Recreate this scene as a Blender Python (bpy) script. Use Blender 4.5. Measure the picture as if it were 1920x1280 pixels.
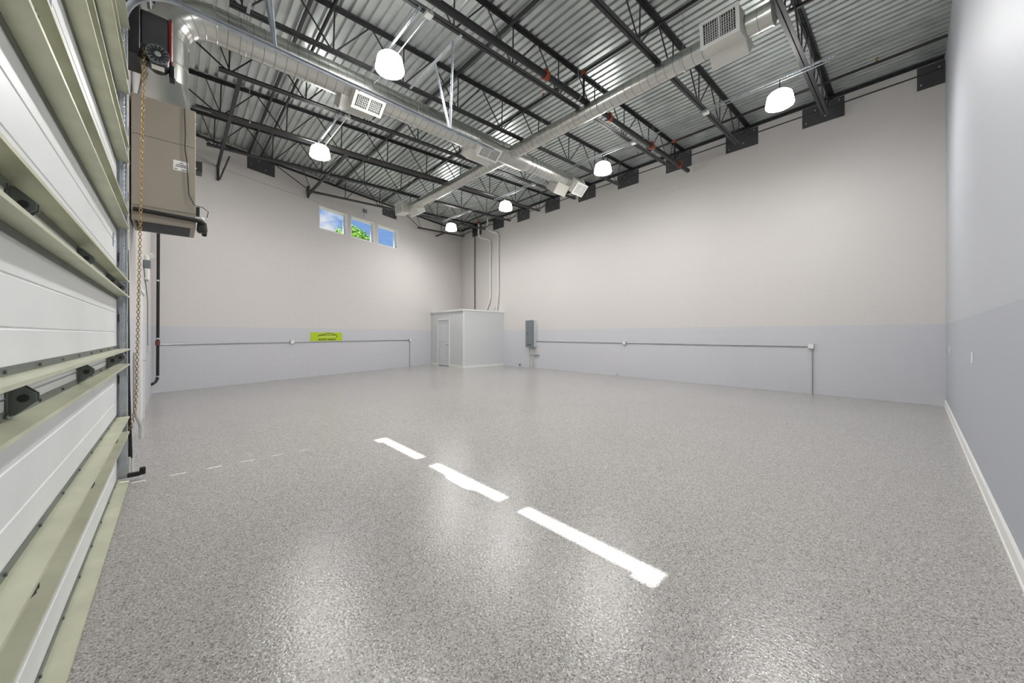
import bpy, bmesh, math, random
from mathutils import Vector, Matrix
random.seed(7)
PI = math.pi
for o in list(bpy.data.objects): bpy.data.objects.remove(o)
scene = bpy.context.scene
COL = scene.collection

# ------------------------------------------------------------ camera, sky, sun, exposure
CAMZ = 1.44
HEAD = math.atan2(754, 690)
cd = bpy.data.cameras.new('camera'); cam = bpy.data.objects.new('camera', cd); COL.objects.link(cam)
cam.location = (0, 0, CAMZ); cam.rotation_euler = (PI/2, 0, HEAD-PI/2)
cd.sensor_width = 36; cd.lens = 690/1920*36; cd.shift_y = -13/1920; cd.clip_start = .02; cd.clip_end = 300
scene.camera = cam
vs = scene.view_settings
vs.view_transform = 'Standard'; vs.look = 'None'; vs.gamma = 1; vs.use_curve_mapping = False
vs.exposure = 0.56

def lin(c):
    return tuple(((v/255)/12.92 if v/255 <= .04045 else ((v/255+.055)/1.055)**2.4) for v in c)

w = bpy.data.worlds.new('sky'); scene.world = w; w.use_nodes = True
nt = w.node_tree; nt.nodes.clear()
N = nt.nodes.new; L = nt.links.new
out = N('ShaderNodeOutputWorld'); bg = N('ShaderNodeBackground'); tc = N('ShaderNodeTexCoord')
sep = N('ShaderNodeSeparateXYZ'); L(tc.outputs['Generated'], sep.inputs[0])
grad = N('ShaderNodeValToRGB'); L(sep.outputs['Z'], grad.inputs[0])
grad.color_ramp.elements[0].position = .0; grad.color_ramp.elements[0].color = (*lin((170, 205, 245)), 1)
grad.color_ramp.elements[1].position = .6; grad.color_ramp.elements[1].color = (*lin((45, 110, 215)), 1)
ns = N('ShaderNodeTexNoise'); ns.inputs['Scale'].default_value = 16; ns.inputs['Detail'].default_value = 6
mp = N('ShaderNodeMapping'); mp.inputs['Location'].default_value = (.35, .1, .2); mp.inputs['Scale'].default_value = (1, 1, 2.2)
L(tc.outputs['Generated'], mp.inputs[0]); L(mp.outputs[0], ns.inputs['Vector'])
# a bank of cloud low over the left-hand end of the yard
dot = N('ShaderNodeVectorMath'); dot.operation = 'DOT_PRODUCT'; dot.inputs[1].default_value = (.262, .933, .245)
nrm = N('ShaderNodeVectorMath'); nrm.operation = 'NORMALIZE'; L(tc.outputs['Generated'], nrm.inputs[0]); L(nrm.outputs[0], dot.inputs[0])
mr = N('ShaderNodeMapRange'); mr.inputs['From Min'].default_value = .9975; mr.inputs['From Max'].default_value = .9997
mr.inputs['To Min'].default_value = -.2; mr.inputs['To Max'].default_value = .2
L(dot.outputs['Value'], mr.inputs['Value'])
ad = N('ShaderNodeMath'); ad.operation = 'ADD'; L(ns.outputs['Fac'], ad.inputs[0]); L(mr.outputs[0], ad.inputs[1])
cr = N('ShaderNodeValToRGB'); cr.color_ramp.elements[0].position = .5; cr.color_ramp.elements[1].position = .68
L(ad.outputs[0], cr.inputs[0])
mx = N('ShaderNodeMix'); mx.data_type = 'RGBA'; L(cr.outputs[0], mx.inputs['Factor']); L(grad.outputs[0], mx.inputs['A']); mx.inputs['B'].default_value = (.82, .86, .93, 1)
L(mx.outputs['Result'], bg.inputs[0]); bg.inputs[1].default_value = .66; L(bg.outputs[0], out.inputs[0])

sd = bpy.data.lights.new('sun', 'SUN'); sd.energy = 9; sd.angle = .006; sd.color = (1, .98, .95)
sun = bpy.data.objects.new('sun', sd); COL.objects.link(sun); sun.location = (-8, 3, 18)
sun.rotation_euler = Vector((1, 0, -2.24)).to_track_quat('-Z', 'Y').to_euler()

# ------------------------------------------------------------ helpers
def newmat(name):
    m = bpy.data.materials.new(name); m.use_nodes = True
    return m, m.node_tree, m.node_tree.nodes['Principled BSDF']

def mat(name, rgb, rough=.5, metal=0, noise=None, bump=None, var=.0, coat=0):
    """plain surface; noise = (scale, amount) colour mottling, bump = (scale, strength, distance)"""
    m, nt, b = newmat(name)
    c = lin(rgb)
    b.inputs['Base Color'].default_value = (*c, 1); b.inputs['Roughness'].default_value = rough; b.inputs['Metallic'].default_value = metal
    if coat: b.inputs['Coat Weight'].default_value = coat
    tcn = nt.nodes.new('ShaderNodeTexCoord')
    if noise:
        n = nt.nodes.new('ShaderNodeTexNoise'); n.inputs['Scale'].default_value = noise[0]; n.inputs['Detail'].default_value = 5
        nt.links.new(tcn.outputs['Object'], n.inputs['Vector'])
        r = nt.nodes.new('ShaderNodeValToRGB'); nt.links.new(n.outputs['Fac'], r.inputs[0])
        r.color_ramp.elements[0].position = .3; r.color_ramp.elements[1].position = .7
        r.color_ramp.elements[0].color = (*[v*(1-noise[1]) for v in c], 1)
        r.color_ramp.elements[1].color = (*[min(1, v*(1+noise[1])) for v in c], 1)
        nt.links.new(r.outputs[0], b.inputs['Base Color'])
    if bump:
        n2 = nt.nodes.new('ShaderNodeTexNoise'); n2.inputs['Scale'].default_value = bump[0]; n2.inputs['Detail'].default_value = 3
        nt.links.new(tcn.outputs['Object'], n2.inputs['Vector'])
        bp = nt.nodes.new('ShaderNodeBump'); bp.inputs['Strength'].default_value = bump[1]; bp.inputs['Distance'].default_value = bump[2]
        nt.links.new(n2.outputs['Fac'], bp.inputs['Height']); nt.links.new(bp.outputs[0], b.inputs['Normal'])
    return m

def emis(name, rgb, s):
    m, nt, b = newmat(name)
    b.inputs['Base Color'].default_value = (*lin(rgb), 1)
    b.inputs['Emission Color'].default_value = (*lin(rgb), 1); b.inputs['Emission Strength'].default_value = s
    return m

class MB:
    def __init__(s): s.bm = bmesh.new(); s.uv = None
    def quad(s, pts, uvs=None):
        vv = [s.bm.verts.new(p) for p in pts]; f = s.bm.faces.new(vv)
        if uvs:
            if s.uv is None: s.uv = s.bm.loops.layers.uv.new('UVMap')
            for l, u in zip(f.loops, uvs): l[s.uv].uv = u
        return f
    def hexa(s, P):
        v = [s.bm.verts.new(p) for p in P]
        for a in ((0,3,2,1),(4,5,6,7),(0,1,5,4),(1,2,6,5),(2,3,7,6),(3,0,4,7)): s.bm.faces.new([v[i] for i in a])
    def box(s, x0, x1, y0, y1, z0, z1):
        s.hexa([(x0,y0,z0),(x1,y0,z0),(x1,y1,z0),(x0,y1,z0),(x0,y0,z1),(x1,y0,z1),(x1,y1,z1),(x0,y1,z1)])
        return s
    def obox(s, c, ax, ay, az):
        """box about c with half-extent vectors"""
        c, ax, ay, az = map(Vector, (c, ax, ay, az))
        s.hexa([c-ax-ay-az, c+ax-ay-az, c+ax+ay-az, c-ax+ay-az, c-ax-ay+az, c+ax-ay+az, c+ax+ay+az, c-ax+ay+az])
        return s
    def bar(s, p, q, wd, ht, up=(0,0,1)):
        p, q, up = Vector(p), Vector(q), Vector(up); d = (q-p)
        t = d.normalized(); sd_ = t.cross(up)
        if sd_.length < 1e-4: sd_ = t.cross(Vector((1,0,0)))
        sd_.normalize(); u = sd_.cross(t).normalized()
        return s.obox((p+q)/2, d/2, sd_*wd/2, u*ht/2)
    def tube(s, pts, r, n=12, cap=True, closed=False):
        pts = [Vector(p) for p in pts]; rs = r if isinstance(r, (list, tuple)) else [r]*len(pts)
        rings = []; prev = None
        for i, p in enumerate(pts):
            a = pts[i-1] if (i or closed) else pts[i]; b = pts[(i+1) % len(pts)] if (i < len(pts)-1 or closed) else pts[i]
            t = (b-a).normalized()
            if prev is None:
                u = t.cross(Vector((0,0,1)))
                if u.length < 1e-3: u = t.cross(Vector((1,0,0)))
                u.normalize()
            else:
                u = prev - t*prev.dot(t); u.normalize()
            prev = u; v = t.cross(u)
            rings.append([s.bm.verts.new(p+(u*math.cos(2*PI*k/n)+v*math.sin(2*PI*k/n))*rs[i]) for k in range(n)])
        m = len(rings)
        for i in range(m if closed else m-1):
            A, B_ = rings[i], rings[(i+1) % m]
            for k in range(n): s.bm.faces.new((A[k], A[(k+1) % n], B_[(k+1) % n], B_[k]))
        if cap and not closed:
            s.bm.faces.new(list(reversed(rings[0]))); s.bm.faces.new(rings[-1])
        return s
    def lathe(s, c, prof, n=32, cap0=False, cap1=False):
        """prof = [(r,z)...] about a vertical axis through c"""
        c = Vector(c); rings = [[s.bm.verts.new(c+Vector((r*math.cos(2*PI*k/n), r*math.sin(2*PI*k/n), z))) for k in range(n)] for r, z in prof]
        for A, B_ in zip(rings, rings[1:]):
            for k in range(n): s.bm.faces.new((A[k], A[(k+1) % n], B_[(k+1) % n], B_[k]))
        if cap0: s.bm.faces.new(list(reversed(rings[0])))
        if cap1: s.bm.faces.new(rings[-1])
        return s
    def prism(s, poly, d):
        """poly: 3-D points, extruded by vector d"""
        d = Vector(d); a = [s.bm.verts.new(p) for p in poly]; b = [s.bm.verts.new(Vector(p)+d) for p in poly]; n = len(a)
        for k in range(n): s.bm.faces.new((a[k], a[(k+1) % n], b[(k+1) % n], b[k]))
        s.bm.faces.new(list(reversed(a))); s.bm.faces.new(b); return s
    def build(s, name, m, parent=None, smooth=None, bevel=0):
        bmesh.ops.recalc_face_normals(s.bm, faces=s.bm.faces)
        if bevel:
            bmesh.ops.bevel(s.bm, geom=[e for e in s.bm.edges], offset=bevel, segments=1, affect='EDGES', clamp_overlap=True)
        me = bpy.data.meshes.new(name); s.bm.to_mesh(me); s.bm.free()
        if smooth:
            for p in me.polygons: p.use_smooth = True
            me.set_sharp_from_angle(angle=math.radians(smooth))
        me.materials.append(m); o = bpy.data.objects.new(name, me); COL.objects.link(o)
        if parent:
            o.parent = parent; bpy.context.view_layer.update(); o.matrix_parent_inverse = parent.matrix_world.inverted()
        return o

def tag(o, label=None, cat=None, group=None, kind=None):
    if label: o['label'] = label
    if cat: o['category'] = cat
    if group: o['group'] = group
    if kind: o['kind'] = kind
    return o
def thing(name, loc, label, cat, group=None, kind=None):
    o = bpy.data.objects.new(name, None); COL.objects.link(o); o.location = loc; o.empty_display_size = .1
    return tag(o, label, cat, group, kind)
def text(name, body, size, M, m, parent, ext=.001):
    c = bpy.data.curves.new(name, 'FONT'); c.body = body; c.size = size; c.extrude = ext; c.offset = .0035; c.align_x = 'CENTER'; c.align_y = 'CENTER'
    t = bpy.data.objects.new(name, c); COL.objects.link(t); bpy.context.view_layer.update()
    me = bpy.data.meshes.new_from_object(t.evaluated_get(bpy.context.evaluated_depsgraph_get()))
    bpy.data.objects.remove(t); me.transform(M); me.materials.append(m); me.name = name
    o = bpy.data.objects.new(name, me); COL.objects.link(o); o.parent = parent
    bpy.context.view_layer.update(); o.matrix_parent_inverse = parent.matrix_world.inverted(); return o

# ------------------------------------------------------------ the room's measures
XA, XC, YD = -.42, 11.4, -.43
B0 = Vector((-.42, 12.593, 0)); BA = math.radians(18.38)
BD = Vector((math.cos(BA), math.sin(BA), 0)); BN = Vector((math.sin(BA), -math.cos(BA), 0))   # along wall, into the room
def yB(x): return B0.y + (x-B0.x)*math.tan(BA)
def onB(x, z, off=0): return Vector((x, yB(x), z)) + BN*off
def zdeck(x): return 7.05+.022*(x-XC)
WZ = 1.65

# ------------------------------------------------------------ materials
def wallmat(name, block, up=(204, 200, 197), low=(194, 194, 199)):
    m, nt, b = newmat(name); Nn = nt.nodes.new; Ln = nt.links.new
    g = Nn('ShaderNodeNewGeometry'); sp = Nn('ShaderNodeSeparateXYZ'); Ln(g.outputs['Position'], sp.inputs[0])
    st = Nn('ShaderNodeMath'); st.operation = 'GREATER_THAN'; st.inputs[1].default_value = WZ; Ln(sp.outputs['Z'], st.inputs[0])
    mxx = Nn('ShaderNodeMix'); mxx.data_type = 'RGBA'; Ln(st.outputs[0], mxx.inputs['Factor'])
    mxx.inputs['A'].default_value = (*lin(low), 1); mxx.inputs['B'].default_value = (*lin(up), 1)
    Ln(mxx.outputs['Result'], b.inputs['Base Color'])
    b.inputs['Roughness'].default_value = .55
    uv = Nn('ShaderNodeUVMap'); uv.uv_map = 'UVMap'
    no = Nn('ShaderNodeTexNoise'); no.inputs['Scale'].default_value = 90; no.inputs['Detail'].default_value = 3
    Ln(g.outputs['Position'], no.inputs['Vector'])
    bp = Nn('ShaderNodeBump'); bp.inputs['Strength'].default_value = .12; bp.inputs['Distance'].default_value = .004; Ln(no.outputs['Fac'], bp.inputs['Height'])
    if block:
        br = Nn('ShaderNodeTexBrick'); br.inputs['Scale'].default_value = 1; br.inputs['Brick Width'].default_value = .4064; br.inputs['Row Height'].default_value = .2032
        br.inputs['Mortar Size'].default_value = .006; br.inputs['Mortar Smooth'].default_value = .6
        Ln(uv.outputs[0], br.inputs['Vector'])
        n3 = Nn('ShaderNodeTexNoise'); n3.inputs['Scale'].default_value = .9; n3.inputs['Detail'].default_value = 4; Ln(g.outputs['Position'], n3.inputs['Vector'])
        r3 = Nn('ShaderNodeMapRange'); r3.inputs['From Min'].default_value = .35; r3.inputs['From Max'].default_value = .65; r3.inputs['To Min'].default_value = .1; r3.inputs['To Max'].default_value = .5; Ln(n3.outputs['Fac'], r3.inputs['Value'])
        b2 = Nn('ShaderNodeBump'); b2.inputs['Distance'].default_value = .0068; b2.invert = True; Ln(r3.outputs[0], b2.inputs['Strength'])
        Ln(br.outputs['Fac'], b2.inputs['Height']); Ln(bp.outputs[0], b2.inputs['Normal']); Ln(b2.outputs[0], b.inputs['Normal'])
    else:
        Ln(bp.outputs[0], b.inputs['Normal'])
    return m
M_block = wallmat('painted_block', True)
M_dry = wallmat('painted_drywall', False, (180, 183, 189), (171, 174, 182))

def floormat():
    m, nt, b = newmat('epoxy_flake'); Nn = nt.nodes.new; Ln = nt.links.new
    g = Nn('ShaderNodeNewGeometry')
    v = Nn('ShaderNodeTexVoronoi'); v.inputs['Scale'].default_value = 170; Ln(g.outputs['Position'], v.inputs['Vector'])
    sp = Nn('ShaderNodeSeparateColor'); Ln(v.outputs['Color'], sp.inputs[0])
    r = Nn('ShaderNodeValToRGB'); Ln(sp.outputs[0], r.inputs[0]); e = r.color_ramp.elements
    e[0].position = 0; e[0].color = (*lin((104, 100, 97)), 1); e[1].position = 1; e[1].color = (*lin((214, 211, 207)), 1)
    for p_, c_ in ((.12, (132, 129, 126)), (.3, (161, 158, 155)), (.75, (176, 173, 170)), (.93, (190, 187, 183))):
        q = e.new(p_); q.color = (*lin(c_), 1)
    n = Nn('ShaderNodeTexNoise'); n.inputs['Scale'].default_value = .6; n.inputs['Detail'].default_value = 4; Ln(g.outputs['Position'], n.inputs['Vector'])
    mr_ = Nn('ShaderNodeMapRange'); mr_.inputs['To Min'].default_value = .89; mr_.inputs['To Max'].default_value = 1.01; Ln(n.outputs['Fac'], mr_.inputs['Value'])
    hs = Nn('ShaderNodeHueSaturation'); Ln(r.outputs[0], hs.inputs['Color']); Ln(mr_.outputs[0], hs.inputs['Value']); Ln(hs.outputs[0], b.inputs['Base Color'])
    b.inputs['Roughness'].default_value = .17; b.inputs['Specular IOR Level'].default_value = .42
    n2 = Nn('ShaderNodeTexNoise'); n2.inputs['Scale'].default_value = 60; n2.inputs['Detail'].default_value = 3; Ln(g.outputs['Position'], n2.inputs['Vector'])
    bp = Nn('ShaderNodeBump'); bp.inputs['Strength'].default_value = .8; bp.inputs['Distance'].default_value = .003; Ln(n2.outputs['Fac'], bp.inputs['Height']); Ln(bp.outputs[0], b.inputs['Normal'])
    return m
M_floor = floormat()
M_deck = mat('galvanised_deck', (208, 213, 211), .36, .74, (3, .10), (1.3, .08, .01))
M_joist = mat('black_joist_paint', (47, 47, 50), .5, 0, (8, .2))
M_plate = mat('dark_plate_paint', (66, 66, 68), .5, 0, (6, .12))
M_duct = mat('galvanised_duct', (204, 205, 199), .28, .96, (2.5, .07))
M_galv = mat('galvanised_steel', (198, 203, 208), .38, .7, (9, .14))
M_strut = mat('zinc_strut', (203, 204, 180), .4, .35, (5, .09), (14, .1, .004))
M_strutb = mat('zinc_strut_back', (112, 117, 114), .45, .6, (5, .15))
M_white = mat('white_paint', (226, 226, 224), .45)
M_panel = mat('white_door_skin', (222, 224, 224), .42, 0, (2, .03), (60, .08, .002))
M_grille = mat('white_enamel', (225, 226, 222), .35)
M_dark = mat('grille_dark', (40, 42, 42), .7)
M_unit = mat('taupe_sheet_metal', (154, 146, 134), .45, .1, (1.5, .04))
M_rubber = mat('black_rubber', (24, 24, 25), .6)
M_black = mat('black_paint', (30, 30, 32), .4, 0, (6, .1))
M_red = mat('red_enamel', (128, 28, 30), .4)
M_orange = mat('orange_fitting', (148, 62, 36), .5)
M_brass = mat('brass_chain', (170, 142, 92), .4, .8)
M_grey = mat('grey_enamel', (112, 118, 122), .45)
M_lightgrey = mat('light_grey_paint', (200, 202, 204), .5)
M_cond = mat('galvanised_conduit', (168, 172, 174), .38, .8)
M_wcond = mat('painted_conduit', (208, 207, 203), .5)
M_glow = emis('lamp_lens', (253, 252, 250), 185)
M_glow2 = emis('lamp_refractor', (253, 251, 248), 16)
M_green = mat('lime_sign', (176, 200, 30), .5)
M_ink = mat('sign_ink', (34, 44, 16), .5)
M_ink2 = mat('sign_pale_ink', (214, 222, 150), .5)
M_paper = mat('white_label', (232, 232, 228), .6)
M_blue = mat('blue_print', (80, 110, 140), .6)
M_inkg = mat('label_print', (70, 72, 76), .6)
M_roofw = mat('closet_wall_paint', (204, 206, 207), .5, 0, None, (70, .1, .003))
M_leaf = mat('leaf_green', (130, 176, 50), .6, 0, (3, .35))
M_bark = mat('bark', (92, 76, 58), .9)
M_lawn = mat('lawn', (120, 128, 104), .9, 0, (2, .3))
def glassmat():
    m, nt, b = newmat('window_glass'); nt.nodes.remove(b)
    o = nt.nodes['Material Output']; t = nt.nodes.new('ShaderNodeBsdfTransparent'); gl = nt.nodes.new('ShaderNodeBsdfGlossy'); gl.inputs['Roughness'].default_value = .02
    mi = nt.nodes.new('ShaderNodeMixShader')
    mi.inputs[0].default_value = .04; nt.links.new(t.outputs[0], mi.inputs[1]); nt.links.new(gl.outputs[0], mi.inputs[2]); nt.links.new(mi.outputs[0], o.inputs[0])
    t.inputs[0].default_value = (.97, .98, .98, 1)
    return m
M_glass = glassmat()

# ------------------------------------------------------------ shell
def wall(name, o, d, length, height, nin, holes, m, th=.2):
    """o start on the inner face, d along, nin into the room; holes = (u0,u1,z0,z1)"""
    o, d, nin = Vector(o), Vector(d), Vector(nin); us = sorted({0, length, *[h[0] for h in holes], *[h[1] for h in holes]}); zs = sorted({0, WZ, height, *[h[2] for h in holes], *[h[3] for h in holes]})
    mb = MB(); P = lambda u, z, k: o+d*u+Vector((0, 0, z))-nin*th*k
    def hole(u, z): return any(h[0] < u < h[1] and h[2] < z < h[3] for h in holes)
    for u0, u1 in zip(us, us[1:]):
        for z0, z1 in zip(zs, zs[1:]):
            if hole((u0+u1)/2, (z0+z1)/2): continue
            uvs = [(u0, z0), (u1, z0), (u1, z1), (u0, z1)]
            mb.quad([P(u0, z0, 0), P(u1, z0, 0), P(u1, z1, 0), P(u0, z1, 0)], uvs); mb.quad([P(u0, z0, 1), P(u1, z0, 1), P(u1, z1, 1), P(u0, z1, 1)], uvs)
    for a, b, c, e in [(0, length, 0, height)]+list(holes):
        for (ua, za), (ub, zb) in (((a, c), (b, c)), ((b, c), (b, e)), ((b, e), (a, e)), ((a, e), (a, c))):
            mb.quad([P(ua, za, 0), P(ub, zb, 0), P(ub, zb, 1), P(ua, za, 1)], [(0, 0.1), (.01, 0.1), (.01, .11), (0, .11)])
    bm = mb.bm; bmesh.ops.remove_doubles(bm, verts=bm.verts, dist=1e-5)
    return tag(mb.build(name, m), kind='structure')

DY0, DY1, DZ1 = .2, 5.14, 4.5              # garage door opening
AW = [(.99, 2.19), (2.41, 3.61), (3.87, 5.0)]; AWZ = (5.42, 6.28)
wall('wall_left', (XA, YD, 0), (0, 1, 0), 12.593-YD, 7.2, (1, 0, 0), [(DY0-YD, DY1-YD, 0, DZ1)]+[(a-YD, b-YD, *AWZ) for a, b in AW], M_block)
BL = (XC-B0.x)/math.cos(BA)
bw = [(3.68, 4.745), (4.895, 5.93), (6.08, 7.09)]; BWZ = (5.12, 5.94)
cu = lambda x: (x-B0.x)/math.cos(BA)
wall('wall_back', B0, BD, BL, 7.3, BN, [(cu(a), cu(b), *BWZ) for a, b in bw], M_block)
wall('wall_right', (XC, YD, 0), (0, 1, 0), yB(XC)-YD, 7.3, (-1, 0, 0), [], M_block)
wall('wall_front', (XA, YD, 0), (1, 0, 0), XC-XA, 7.3, (0, 1, 0), [], M_dry)
mb = MB(); mb.prism([(XA-.2, YD-.2, 0), (XC+.2, YD-.2, 0), (XC+.2, yB(XC)+.27, 0), (XA-.2, yB(XA)+.15, 0)], (0, 0, -.15)); tag(mb.build('floor', M_floor), kind='structure')
mb = MB(); z = 0
mb.box(XA+.15, XC, YD, YD+.014, 0, .115); mb.box(XA+.15, XC, YD, YD+.02, 0, .02); mb.prism([(XA+.15, YD, .115), (XA+.15, YD+.014, .115), (XA+.15, YD+.006, .132), (XA+.15, YD, .132)], (XC-XA-.15, 0, 0))
tag(mb.build('baseboard_front', M_white), kind='structure')

# fluted roof deck
mb = MB(); per = .152; x = XA+.01; prof = []
while x < XC-.02:
    for dx, dz in ((0, 0), (.092, 0), (.098, .05), (.146, .05)): 
        if x+dx < XC: prof.append((x+dx, dz))
    x += per
prof.append((XC, 0))
lo = [mb.bm.verts.new((a, YD, zdeck(a)+dz)) for a, dz in prof]; hi = [mb.bm.verts.new((a, yB(a)+.1, zdeck(a)+dz)) for a, dz in prof]
for k in range(len(prof)-1): mb.bm.faces.new((lo[k], lo[k+1], hi[k+1], hi[k]))
tag(mb.build('ceiling', M_deck), kind='structure')
mb = MB(); mb.prism([(XA-.2, YD-.2, zdeck(XA)+.06), (XC+.2, YD-.2, zdeck(XC)+.06), (XC+.2, yB(XC)+.3, zdeck(XC)+.06), (XA-.2, yB(XA)+.2, zdeck(XA)+.06)], (0, 0, .2)); tag(mb.build('roof_slab_1', M_lightgrey), kind='structure')  # roof slab over the fluted deck, unseen from inside the room

# windows
def window(n, P, d, nin, wd, ht, kind='structure'):
    """P = inner lower-left corner of the opening"""
    P, d, nin = Vector(P), Vector(d), Vector(nin); up = Vector((0, 0, 1))
    r = thing('window_%d' % n, P-nin*.1, None, None, kind='structure')
    def fr(name, m, t, k0, k1, off0, off1, inset=0):
        q = MB()
        for a, b, c, e in ((0, wd, 0, t), (0, wd, ht-t, ht), (0, t, t, ht-t), (wd-t, wd, t, ht-t)):
            q.obox(P+d*(a+b)/2+up*(c+e)/2-nin*(k0+k1)/2, d*(b-a)/2, nin*(k1-k0)/2, up*(e-c)/2)
        return q.build(name, m, r)
    fr('window_casing', M_white, .03, -.006, .2, 0, 0)
    q = MB(); t0, t1 = .031, .075
    for a, b, c, e in ((t0, wd-t0, t0, t1), (t0, wd-t0, ht-t1, ht-t0), (t0, t1, t1, ht-t1), (wd-t1, wd-t0, t1, ht-t1)):
        q.obox(P+d*(a+b)/2+up*(c+e)/2-nin*.135, d*(b-a)/2, nin*.025, up*(e-c)/2)
    q.build('window_frame', M_white, r)
    q = MB(); q.obox(P+d*wd/2+up*ht/2-nin*.14, d*(wd/2-t1), nin*.003, up*(ht/2-t1)); q.build('pane', M_glass, r)
for i, (a, b) in enumerate(bw): window(i+1, onB(a, BWZ[0]), BD, BN, (b-a)/math.cos(BA), BWZ[1]-BWZ[0])
for i, (a, b) in enumerate(AW):
    r = thing('window_%d' % (i+4), (XA-.1, a, AWZ[0]), None, None, kind='structure')
    q = MB(); q.box(XA-.2, XA, a, b, AWZ[0], AWZ[0]+.012); q.box(XA-.2, XA, a, b, AWZ[1]-.012, AWZ[1]); q.box(XA-.2, XA, a, a+.012, AWZ[0]+.012, AWZ[1]-.012); q.box(XA-.2, XA, b-.012, b, AWZ[0]+.012, AWZ[1]-.012)
    q.build('window_frame', M_white, r)
    q = MB(); q.box(XA-.12, XA-.114, a+.012, b-.012, AWZ[0]+.012, AWZ[1]-.012); q.build('pane', M_glass, r)

# ------------------------------------------------------------ joists
JY = [1.32, 3.02, 4.75, 6.45, 8.17, 9.92, 11.62, 13.36, 15.03]
def zb(x): return 6.30+.022*(x-10.55)        # bottom chord centre
def angle_pair(mb, p, q, leg, gap=.016, up=1):
    """two steel angles back to back, standing legs together; up=-1 hangs the legs down"""
    p, q = Vector(p), Vector(q)
    for s in (-1, 1):
        mb.bar(p+Vector((0, s*(gap/2+.003), up*leg/2)), q+Vector((0, s*(gap/2+.003), up*leg/2)), .006, leg)
        mb.bar(p+Vector((0, s*(gap/2+leg/2), 0)), q+Vector((0, s*(gap/2+leg/2), 0)), leg, .007)
def bar_joist(y, x0, xb0, label):
    r = thing('bar_joist', (x0, y, zdeck(x0)-.05), label, 'roof joist', 'open-web roof joists')
    x1 = XC-.01; xb1 = 10.55
    mb = MB(); angle_pair(mb, (x0, y, zdeck(x0)-.008), (x1, y, zdeck(x1)-.008), .055, up=-1); mb.build('top_chord', M_joist, r)
    mb = MB(); angle_pair(mb, (xb0, y, zb(xb0)-.025), (xb1, y, zb(xb1)-.025), .052); mb.build('bottom_chord', M_joist, r)
    top = lambda x: Vector((x, y, zdeck(x)-.04)); bot = lambda x: Vector((x, y, zb(x)))
    nodes = [10.46-1.22*k for k in range(12) if 10.46-1.22*k > xb0+.05][::-1]
    def rod(name, a, b, rr=.013):
        m_ = MB(); m_.tube([a, b], rr, 6); m_.build(name, M_joist, r)
    for i, n in enumerate(nodes):
        first, last = i == 0, i == len(nodes)-1
        if not last: rod('vertical_brace', bot(n), top(n+.02))
        if not last: rod('diagonal_brace', bot(n+.03), top(n+.6))
        if not first: rod('diagonal_brace', bot(n-.03), top(n-.58))
        if first:
            rod('end_diagonal', bot(xb0+.12), top(x0+.12) if x0 < 1 else top(max(x0+.15, xb0-1.25)), .014)
            if xb0-x0 > .5: rod('diagonal_brace', bot(xb0+.16), top(xb0-.1), .01)
        if last:
            rod('vertical_brace', bot(n), top(n+.22), .011); rod('end_diagonal', bot(n+.03), top(x1-.1), .013)
    mb = MB(); mb.box(x1-.13, x1, y-.05, y+.05, zdeck(x1)-.085, zdeck(x1)-.06); mb.build('bearing_seat', M_joist, r)
    return r
jl = ['black open-web joist nearest the front wall, at the near end of the cross duct',
      'black open-web joist second from the front wall, crossing the cross duct near its first vent',
      'black open-web joist with the thick black sprinkler pipe running beside it',
      'black open-web joist just on the camera side of the big spiral duct',
      'black open-web joist just behind the big spiral duct',
      'black open-web joist with a slim metal pipe clipped along its bottom chord',
      'black open-web joist whose left end nearly meets the back wall by the air handler',
      'shorter black joist ending on the back wall at the steel plate left of the windows',
      'shortest black joist, in the far corner above the farthest ceiling lamp']
for y, lb in zip(JY, jl):
    xw = (y-B0.y)/math.tan(BA)+B0.x
    if y < 12.5: bar_joist(y, XA+.01, .56, lb)
    else: bar_joist(y, xw+.06, xw+1.25 if y < 14 else xw+1.1, lb)

# bearing plates on the long right wall
def steel_plate(P, d, nin, w_, h_, label, bolts, group):
    """P: lower-left corner on the wall face, d along, nin into room"""
    P, d, nin = Vector(P), Vector(d), Vector(nin); up = Vector((0, 0, 1))
    r = thing('bearing_plate', P, label, 'steel plate', group)
    q = MB(); q.obox(P+d*w_/2+up*h_/2+nin*.008, d*w_/2, nin*.006, up*h_/2); q.build('plate', M_plate, r)
    for a, b in bolts:
        q = MB(); c = P+d*w_*a+up*h_*b+nin*.014; q.tube([c, c+nin*.012], .014, 6); q.build('bolt', M_galv, r)
names = ['touching the front wall corner', 'second from the front wall', 'third from the front wall',
         'behind the end of the thick sprinkler pipe', 'under the joist in front of the big duct', 'right beside the round duct end', 'left of the big duct end',
         'right of the third lamp of the right-hand row', 'next to the two pale pipes, at the seventh joist', 'in the far corner, above the thin black pipe']
for k in range(10):
    yc = -.23+1.705*k+.0; y0, y1 = max(yc-.39, YD+.01), yc+.385
    if k == 0: y0 = YD+.01; y1 = -.04
    zt = zdeck(XC)-.09
    steel_plate((XC, y0, 6.495), (0, 1, 0), (-1, 0, 0), y1-y0, zt-6.495, 'dark bearing plate on right wall, '+names[k], [(.12, .86), (.9, .2), (.44, .3), (.68, .74)] if k else [(.2, .75), (.85, .2)], 'bearing plates along the right wall')
for (a, b, z0, z1, lb) in ((1.56, 2.29, 6.34, 6.74, 'dark bolted steel plate on the back wall, left of the windows'), (6.31, 7.03, 6.39, 6.76, 'dark bolted steel plate on the back wall above the right-hand window')):
    steel_plate(onB(a, z0), BD, BN, (b-a)/math.cos(BA), z1-z0, lb, [(.12, .4), (.4, .8), (.65, .3), (.9, .75)], 'bearing plates on the back wall')

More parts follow.
